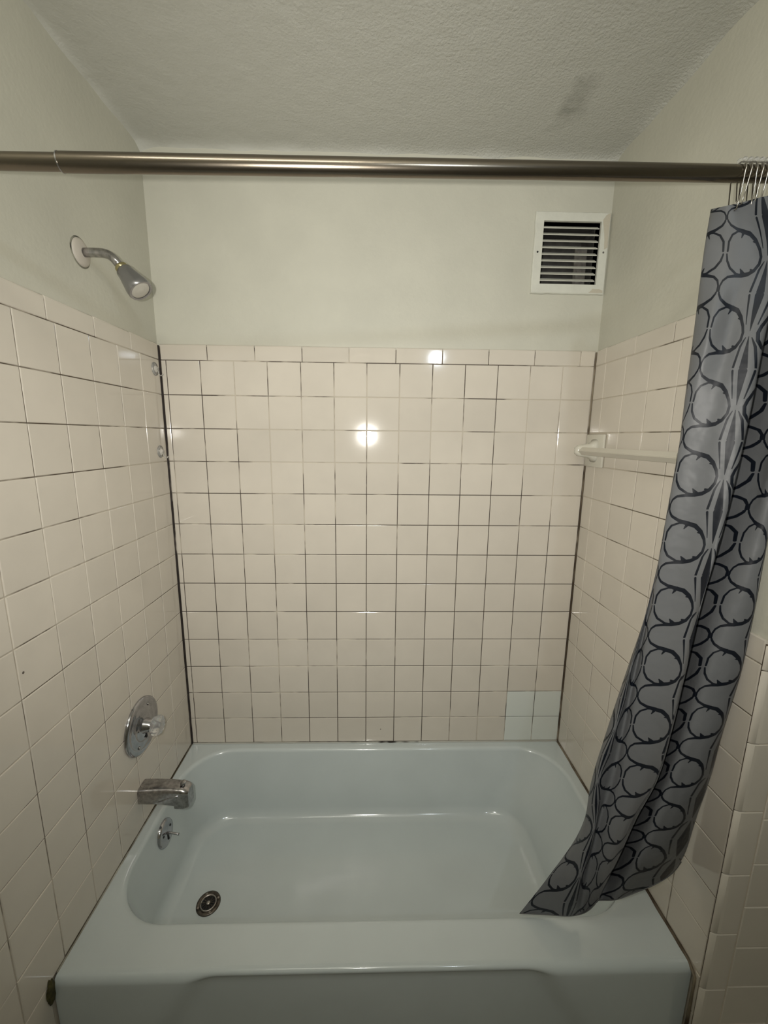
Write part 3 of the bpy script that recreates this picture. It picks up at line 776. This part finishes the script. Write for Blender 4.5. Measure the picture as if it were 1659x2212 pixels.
# ---------------- curtain ----------------
RAILS = [
 (-0.25, [(1.332,-0.585,2.007), (1.339,-0.575,1.931), (1.344,-0.570,1.798), (1.353,-0.560,1.656), (1.360,-0.550,1.511), (1.354,-0.550,1.359), (1.337,-0.550,1.209), (1.308,-0.555,1.060), (1.276,-0.560,0.909), (1.247,-0.565,0.759), (1.218,-0.575,0.628), (1.149,-0.585,0.509), (1.079,-0.590,0.398)]),
 (-0.195, [(1.325,-0.590,2.004), (1.332,-0.580,1.929), (1.337,-0.575,1.796), (1.345,-0.565,1.656), (1.348,-0.560,1.512), (1.336,-0.565,1.362), (1.317,-0.570,1.217), (1.285,-0.575,1.072), (1.254,-0.580,0.927), (1.226,-0.585,0.779), (1.213,-0.600,0.663), (1.178,-0.605,0.535), (1.143,-0.600,0.407)]),
 (-0.145, [(1.314,-0.600,1.998), (1.313,-0.600,1.921), (1.322,-0.590,1.792), (1.326,-0.585,1.654), (1.330,-0.580,1.514), (1.318,-0.585,1.368), (1.301,-0.590,1.226), (1.275,-0.600,1.087), (1.255,-0.605,0.947), (1.225,-0.610,0.811), (1.222,-0.625,0.698), (1.200,-0.630,0.573), (1.187,-0.615,0.423)]),
 (-0.092, [(1.300,-0.615,1.990), (1.299,-0.615,1.915), (1.304,-0.610,1.787), (1.308,-0.605,1.652), (1.321,-0.590,1.514), (1.315,-0.590,1.369), (1.307,-0.590,1.226), (1.292,-0.592,1.082), (1.279,-0.595,0.938), (1.263,-0.600,0.804), (1.242,-0.610,0.706), (1.220,-0.625,0.573), (1.216,-0.615,0.427)]),
 (-0.046, [(1.307,-0.640,1.983), (1.317,-0.640,1.905), (1.307,-0.640,1.780), (1.308,-0.622,1.651), (1.305,-0.612,1.516), (1.301,-0.610,1.374), (1.298,-0.610,1.235), (1.292,-0.612,1.095), (1.283,-0.616,0.953), (1.272,-0.622,0.819), (1.248,-0.630,0.703), (1.230,-0.640,0.585), (1.220,-0.630,0.454)]),
 (0, [(1.328,-0.645,1.986), (1.340,-0.655,1.900), (1.337,-0.648,1.779), (1.332,-0.645,1.650), (1.329,-0.640,1.519), (1.327,-0.638,1.382), (1.323,-0.638,1.247), (1.316,-0.642,1.113), (1.310,-0.645,0.975), (1.297,-0.650,0.841), (1.266,-0.657,0.720), (1.236,-0.662,0.614), (1.221,-0.645,0.485)]),
 (0.044, [(1.352,-0.650,1.991), (1.363,-0.665,1.896), (1.353,-0.665,1.775), (1.350,-0.665,1.649), (1.348,-0.665,1.522), (1.345,-0.665,1.389), (1.341,-0.665,1.259), (1.333,-0.670,1.127), (1.322,-0.675,0.999), (1.304,-0.680,0.877), (1.272,-0.680,0.776), (1.242,-0.680,0.668), (1.220,-0.660,0.519)]),
 (0.068, [(1.374,-0.655,1.994), (1.394,-0.670,1.895), (1.382,-0.675,1.773), (1.379,-0.675,1.648), (1.373,-0.675,1.523), (1.362,-0.675,1.392), (1.345,-0.676,1.264), (1.332,-0.680,1.133), (1.319,-0.684,1.010), (1.301,-0.688,0.888), (1.267,-0.690,0.793), (1.242,-0.688,0.687), (1.223,-0.664,0.534)]),
 (0.115, [(1.402,-0.630,2.010), (1.424,-0.630,1.911), (1.421,-0.600,1.792), (1.423,-0.590,1.655), (1.415,-0.595,1.516), (1.405,-0.600,1.372), (1.392,-0.600,1.231), (1.379,-0.605,1.087), (1.363,-0.610,0.952), (1.341,-0.615,0.818), (1.305,-0.620,0.717), (1.276,-0.625,0.609), (1.247,-0.640,0.505)]),
 (0.152, [(1.399,-0.650,2.003), (1.424,-0.660,1.899), (1.424,-0.660,1.777), (1.424,-0.660,1.650), (1.424,-0.660,1.522), (1.407,-0.665,1.387), (1.389,-0.665,1.259), (1.370,-0.675,1.130), (1.351,-0.680,1.010), (1.327,-0.685,0.895), (1.303,-0.688,0.788), (1.282,-0.685,0.679), (1.266,-0.665,0.541)]),
 (0.198, [(1.405,-0.660,2.003), (1.424,-0.690,1.887), (1.424,-0.690,1.770), (1.424,-0.690,1.648), (1.420,-0.690,1.524), (1.414,-0.692,1.394), (1.404,-0.694,1.272), (1.392,-0.696,1.143), (1.374,-0.700,1.026), (1.353,-0.700,0.909), (1.331,-0.700,0.801), (1.306,-0.695,0.695), (1.305,-0.670,0.567)]),
 (0.24, [(1.420,-0.660,2.006), (1.428,-0.700,1.884), (1.428,-0.700,1.768), (1.428,-0.700,1.647), (1.428,-0.700,1.526), (1.428,-0.700,1.396), (1.428,-0.700,1.274), (1.425,-0.700,1.145), (1.409,-0.700,1.026), (1.387,-0.700,0.908), (1.369,-0.695,0.795), (1.347,-0.690,0.688), (1.337,-0.680,0.601)]),
 (0.262, [(1.428,-0.650,2.014), (1.428,-0.690,1.888), (1.428,-0.690,1.771), (1.428,-0.690,1.648), (1.428,-0.690,1.525), (1.428,-0.690,1.394), (1.428,-0.690,1.270), (1.428,-0.685,1.136), (1.428,-0.680,1.010), (1.428,-0.675,0.884), (1.417,-0.670,0.767), (1.409,-0.665,0.665), (1.387,-0.665,0.611)]),
 (0.3, [(1.428,-0.620,2.029), (1.428,-0.650,1.905), (1.428,-0.650,1.781), (1.428,-0.650,1.651), (1.428,-0.650,1.521), (1.428,-0.650,1.383), (1.428,-0.650,1.252), (1.428,-0.650,1.114), (1.428,-0.650,0.986), (1.428,-0.650,0.861), (1.428,-0.645,0.739), (1.428,-0.640,0.667), (1.428,-0.640,0.612)]),
]

VL = [-0.80, 0, 1, 2, 3, 4, 5, 6, 7, 8, 9, 10, 10.85]
PER = 0.135
def fabric_group():
    """capsule distance used for the printed lines: P, A, BA, BA/|BA|^2, r1, r2-r1"""
    g = bpy.data.node_groups.new('printed_stroke', 'ShaderNodeTree')
    for nme, t in (('P', 'NodeSocketVector'), ('A', 'NodeSocketVector'), ('BA', 'NodeSocketVector'), ('BN', 'NodeSocketVector'), ('R', 'NodeSocketFloat'), ('DR', 'NodeSocketFloat'), ('Prev', 'NodeSocketFloat')):
        g.interface.new_socket(nme, in_out='INPUT', socket_type=t)
    g.interface.new_socket('D', in_out='OUTPUT', socket_type='NodeSocketFloat')
    N = g.nodes; L = g.links; gi = N.new('NodeGroupInput'); go = N.new('NodeGroupOutput')
    s = nd(N, 'ShaderNodeVectorMath', operation='SUBTRACT'); L.new(gi.outputs['P'], s.inputs[0]); L.new(gi.outputs['A'], s.inputs[1])
    d = nd(N, 'ShaderNodeVectorMath', operation='DOT_PRODUCT'); L.new(s.outputs[0], d.inputs[0]); L.new(gi.outputs['BN'], d.inputs[1])
    c = nd(N, 'ShaderNodeClamp'); L.new(d.outputs['Value'], c.inputs[0])
    sc = nd(N, 'ShaderNodeVectorMath', operation='SCALE'); L.new(gi.outputs['BA'], sc.inputs[0]); L.new(c.outputs[0], sc.inputs['Scale'])
    ds = nd(N, 'ShaderNodeVectorMath', operation='DISTANCE'); L.new(s.outputs[0], ds.inputs[0]); L.new(sc.outputs[0], ds.inputs[1])
    r = nd(N, 'ShaderNodeMath', operation='MULTIPLY_ADD'); L.new(c.outputs[0], r.inputs[0]); L.new(gi.outputs['DR'], r.inputs[1]); L.new(gi.outputs['R'], r.inputs[2])
    q = nd(N, 'ShaderNodeMath', operation='SUBTRACT'); L.new(ds.outputs['Value'], q.inputs[0]); L.new(r.outputs[0], q.inputs[1])
    m = nd(N, 'ShaderNodeMath', operation='MINIMUM'); L.new(q.outputs[0], m.inputs[0]); L.new(gi.outputs['Prev'], m.inputs[1])
    L.new(m.outputs[0], go.inputs[0])
    return g

def curtain_mat():
    m, N, L, P = new_mat('printed_curtain_fabric')
    grp = fabric_group()
    uv = nd(N, 'ShaderNodeUVMap', uv_map='UVMap')
    sp = nd(N, 'ShaderNodeSeparateXYZ'); L.new(uv.outputs[0], sp.inputs[0])
    # mirrored columns: 0 at the flat side, 99 mm at the chain
    au = nd(N, 'ShaderNodeMath', operation='ADD', inp={1: 0.046}); L.new(sp.outputs[0], au.inputs[0])
    pp = nd(N, 'ShaderNodeMath', operation='PINGPONG', inp={1: 0.099}); L.new(au.outputs[0], pp.inputs[0])
    wm = nd(N, 'ShaderNodeMath', operation='MULTIPLY_ADD', inp={1: 1000.0, 2: -46.0}); L.new(pp.outputs[0], wm.inputs[0])
    av = nd(N, 'ShaderNodeMath', operation='ADD', inp={1: 0.5}); L.new(sp.outputs[1], av.inputs[0])
    fr = nd(N, 'ShaderNodeMath', operation='FRACT'); L.new(av.outputs[0], fr.inputs[0])
    vm = nd(N, 'ShaderNodeMath', operation='MULTIPLY_ADD', inp={1: -135.0, 2: 67.5}); L.new(fr.outputs[0], vm.inputs[0])
    cb = nd(N, 'ShaderNodeCombineXYZ'); L.new(wm.outputs[0], cb.inputs[0]); L.new(vm.outputs[0], cb.inputs[1])
    segs = []
    def poly(pts):
        for (x0, y0, r0), (x1, y1, r1) in zip(pts, pts[1:]): segs.append((x0, y0, r0, x1, y1, r1))
    poly([(-44, 73, 1.7), (-42, 64, 1.8), (-35, 55, 2.0), (-21, 46.5, 2.4), (-7, 41, 3.4), (12, 35.5, 3.6), (26, 24, 3.3), (36, 9, 2.8), (40, -3, 2.6), (38, -17, 2.8), (28.5, -29, 3.0), (15, -36, 3.2), (0, -38.5, 3.4), (-16, -39.5, 2.5), (-31, -41.5, 2.0), (-40, -48, 1.8), (-44, -57, 1.7), (-44, -70, 1.7)])
    poly([(-41, 8, 1.9), (-40, 24, 2.0), (-32, 36, 1.8), (-18, 41.5, 1.6), (-8, 41, 1.8)])
    poly([(-42, 2, 1.5), (-39, -11, 2.0), (-30, -25, 1.9), (-14, -36, 1.8), (-4, -38, 1.8)])
    poly([(-3, 40, 3.6), (-9, 30, 1.0)]); poly([(27, 22, 3.0), (19, 22, 0.8)])
    poly([(1, -36, 4.2), (-6, -27, 0.9)]); poly([(26, -30, 2.4), (19, -28, 1.6)])
    poly([(53, 0, 0.4), (53, 62.5, 6.2)]); poly([(53, -10, 0.4), (53, -72.5, 6.2)])
    poly([(32.5, 62, 2.3), (43, 12, 0.8)]); poly([(32, -66, 2.4), (40, -29, 2.2)]); poly([(40, -29, 2.2), (48, -12, 0.7)])
    prev = None
    for x0, y0, r0, x1, y1, r1 in segs:
        n = N.new('ShaderNodeGroup'); n.node_tree = grp
        L.new(cb.outputs[0], n.inputs['P'])
        bx_, by_ = x1 - x0, y1 - y0; q = bx_ * bx_ + by_ * by_
        n.inputs['A'].default_value = (x0, y0, 0); n.inputs['BA'].default_value = (bx_, by_, 0); n.inputs['BN'].default_value = (bx_ / q, by_ / q, 0)
        n.inputs['R'].default_value = r0 * 1.22; n.inputs['DR'].default_value = (r1 - r0) * 1.22
        if prev: L.new(prev, n.inputs['Prev'])
        else: n.inputs['Prev'].default_value = 1000.0
        prev = n.outputs[0]
    ink = nd(N, 'ShaderNodeMapRange', inp={1: -0.25, 2: 0.25, 3: 1.0, 4: 0.0}); L.new(prev, ink.inputs[0])
    # the print only shows faintly through on the cloth's reverse
    geo = nd(N, 'ShaderNodeNewGeometry')
    bf = nd(N, 'ShaderNodeMapRange', inp={3: 1.0, 4: 0.55}); L.new(geo.outputs['Backfacing'], bf.inputs[0])
    ik = nd(N, 'ShaderNodeMath', operation='MULTIPLY'); L.new(ink.outputs[0], ik.inputs[0]); L.new(bf.outputs[0], ik.inputs[1])
    mx = nd(N, 'ShaderNodeMix', data_type='RGBA'); mx.inputs[6].default_value = (0.13, 0.134, 0.139, 1); mx.inputs[7].default_value = (0.006, 0.008, 0.013, 1)
    L.new(ik.outputs[0], mx.inputs[0]); L.new(mx.outputs[2], P.inputs['Base Color'])
    P.inputs['Roughness'].default_value = 0.42
    P.inputs['Specular IOR Level'].default_value = 0.25
    n1 = nd(N, 'ShaderNodeTexNoise', inp={'Scale': 14.0, 'Detail': 3.0}); L.new(geo.outputs['Position'], n1.inputs['Vector'])
    b = nd(N, 'ShaderNodeBump', inp={'Strength': 0.6, 'Distance': 0.008}); L.new(n1.outputs[0], b.inputs['Height']); L.new(b.outputs[0], P.inputs['Normal'])
    return m

cur = empty('shower_curtain', (1.36, -0.65, 0.0), 'grey shower curtain printed with dark scrollwork, bunched at the right', 'shower curtain')
def curtain():
    U = [r[0] for r in RAILS]
    UL = {u: [u] * 13 for u in U}
    UL[0.044] = [.044, .044, .044, .044, .044, .044, .044, .044, .040, .029, .023, .018, .012]
    UL[0.068] = [.080, .085, .085, .085, .080, .070, .060, .054, .046, .033, .027, .021, .015]
    G = [[Vector(p) for p in r[1]] for r in RAILS]
    for g in G: g[0].z = min(g[0].z, rodp(g[0].x).z - 0.030)
    SU, SV = 8, 9; nu = (len(U) - 1) * SU; nv = (len(VL) - 1) * SV
    # along each rail first, then across
    dense = [[crom(g, j / SV) for j in range(nv + 1)] for g in G]
    def vval(j):
        t = j / SV; i = min(int(t), len(VL) - 2); return VL[i] + (VL[i+1] - VL[i]) * (t - i)
    bm = bmesh.new(); uvl = bm.loops.layers.uv.new('UVMap'); V = []; UVs = {}
    for i in range(nu + 1):
        t = i / SU; k = min(int(t), len(U) - 2); row = []
        for j in range(nv + 1):
            p = crom([dense[a][j] for a in range(len(U))], t)
            p = Vector((min(p.x, 1.4345), p.y, p.z))
            tj = j / SV; ij = min(int(tj), 11); fj = tj - ij
            ua = UL[U[k]][ij] * (1 - fj) + UL[U[k]][ij+1] * fj; ub = UL[U[k+1]][ij] * (1 - fj) + UL[U[k+1]][ij+1] * fj
            v = bm.verts.new(p); UVs[v] = (ua + (ub - ua) * (t - k), vval(j)); row.append(v)
        V.append(row)
    for i in range(nu):
        for j in range(nv):
            f = bm.faces.new((V[i][j], V[i][j+1], V[i+1][j+1], V[i+1][j])); f.smooth = True
            for lp in f.loops: lp[uvl].uv = UVs[lp.vert]
    me = bpy.data.meshes.new('panel'); bm.to_mesh(me); bm.free()
    link_mesh('panel', me, curtain_mat(), cur)
    # stitched hem cord along the lower edge
    pts = [crom([dense[a][nv] for a in range(len(U))], i / 4) for i in range((len(U) - 1) * 4 + 1)]
    bm = bmesh.new(); tube(bm, pts, 0.0012, 6); from_bm('hem', bm, simple('curtain_hem', (0.10, 0.10, 0.10), 0.6), cur, smooth=True)
    return dense
dense = curtain()

# ---------------- curtain hooks ----------------
WIRE = simple('hook_wire', (0.42, 0.40, 0.37), 0.2, 1.0)
ORD = ('leftmost', 'second from the left', 'third from the left', 'fourth from the left', 'fifth from the left', 'rightmost')
for k, x in enumerate((1.318, 1.3285, 1.339, 1.3495, 1.360, 1.3705)):
    r = rodp(x)
    o = empty('curtain_hook', (x, r.y, r.z), 'thin wire curtain hook with clear beads, ' + ORD[k] + ' on the rod', 'curtain hook', 'curtain hooks bunched on the rod')
    jx = 0.004 * math.sin(k * 2.3); sw = 0.0155
    bm = bmesh.new(); pts = []
    zb = 1.985 + 0.006 * math.sin(k * 1.7) + (x - 1.32) * 0.12
    pts.append((x + jx, r.y + 0.004, zb - 0.004)); pts.append((x + jx * 0.8, r.y + 0.011, zb + 0.004))
    for q in range(0, 13):
        a = -0.5 + (math.pi + 0.9) * q / 12
        pts.append((x + jx * (1 - q / 12) * 0.5, r.y + sw * math.cos(a), r.z + 0.001 + sw * math.sin(a)))
    pts.append((x - jx * 0.6, r.y - 0.012, zb + 0.012)); pts.append((x - jx, r.y - 0.008, zb - 0.010)); pts.append((x - jx, r.y - 0.001, zb - 0.012))
    tube(bm, pts, 0.0011, 6); from_bm('wire', bm, WIRE, o, smooth=True)
    for q in range(3):
        a = math.radians(55 + 35 * q)
        bm = bmesh.new(); c = Vector((x, r.y + 0.0175 * math.cos(a), r.z + 0.001 + 0.0175 * math.sin(a)))
        bmesh.ops.create_icosphere(bm, subdivisions=2, radius=0.0044, matrix=Matrix.Translation(c))
        from_bm('bead', bm, CLEAR, o, smooth=True)

# ---------------- rot where the tub front meets the left wall ----------------
bm = bmesh.new(); bmesh.ops.create_icosphere(bm, subdivisions=4, radius=1.0)
for v in bm.verts:
    n = 1 + 0.35 * mnoise.noise(v.co * 2.3)
    v.co = Vector((0.0015 + 0.0045 * v.co.x, -0.709 + 0.011 * v.co.y * n, 0.378 + 0.030 * v.co.z * n))
o = from_bm('caulk_rot', bm, DIRT, smooth=True)
tag(o, 'crumbling olive brown caulk between the tub front and left wall', 'caulk')
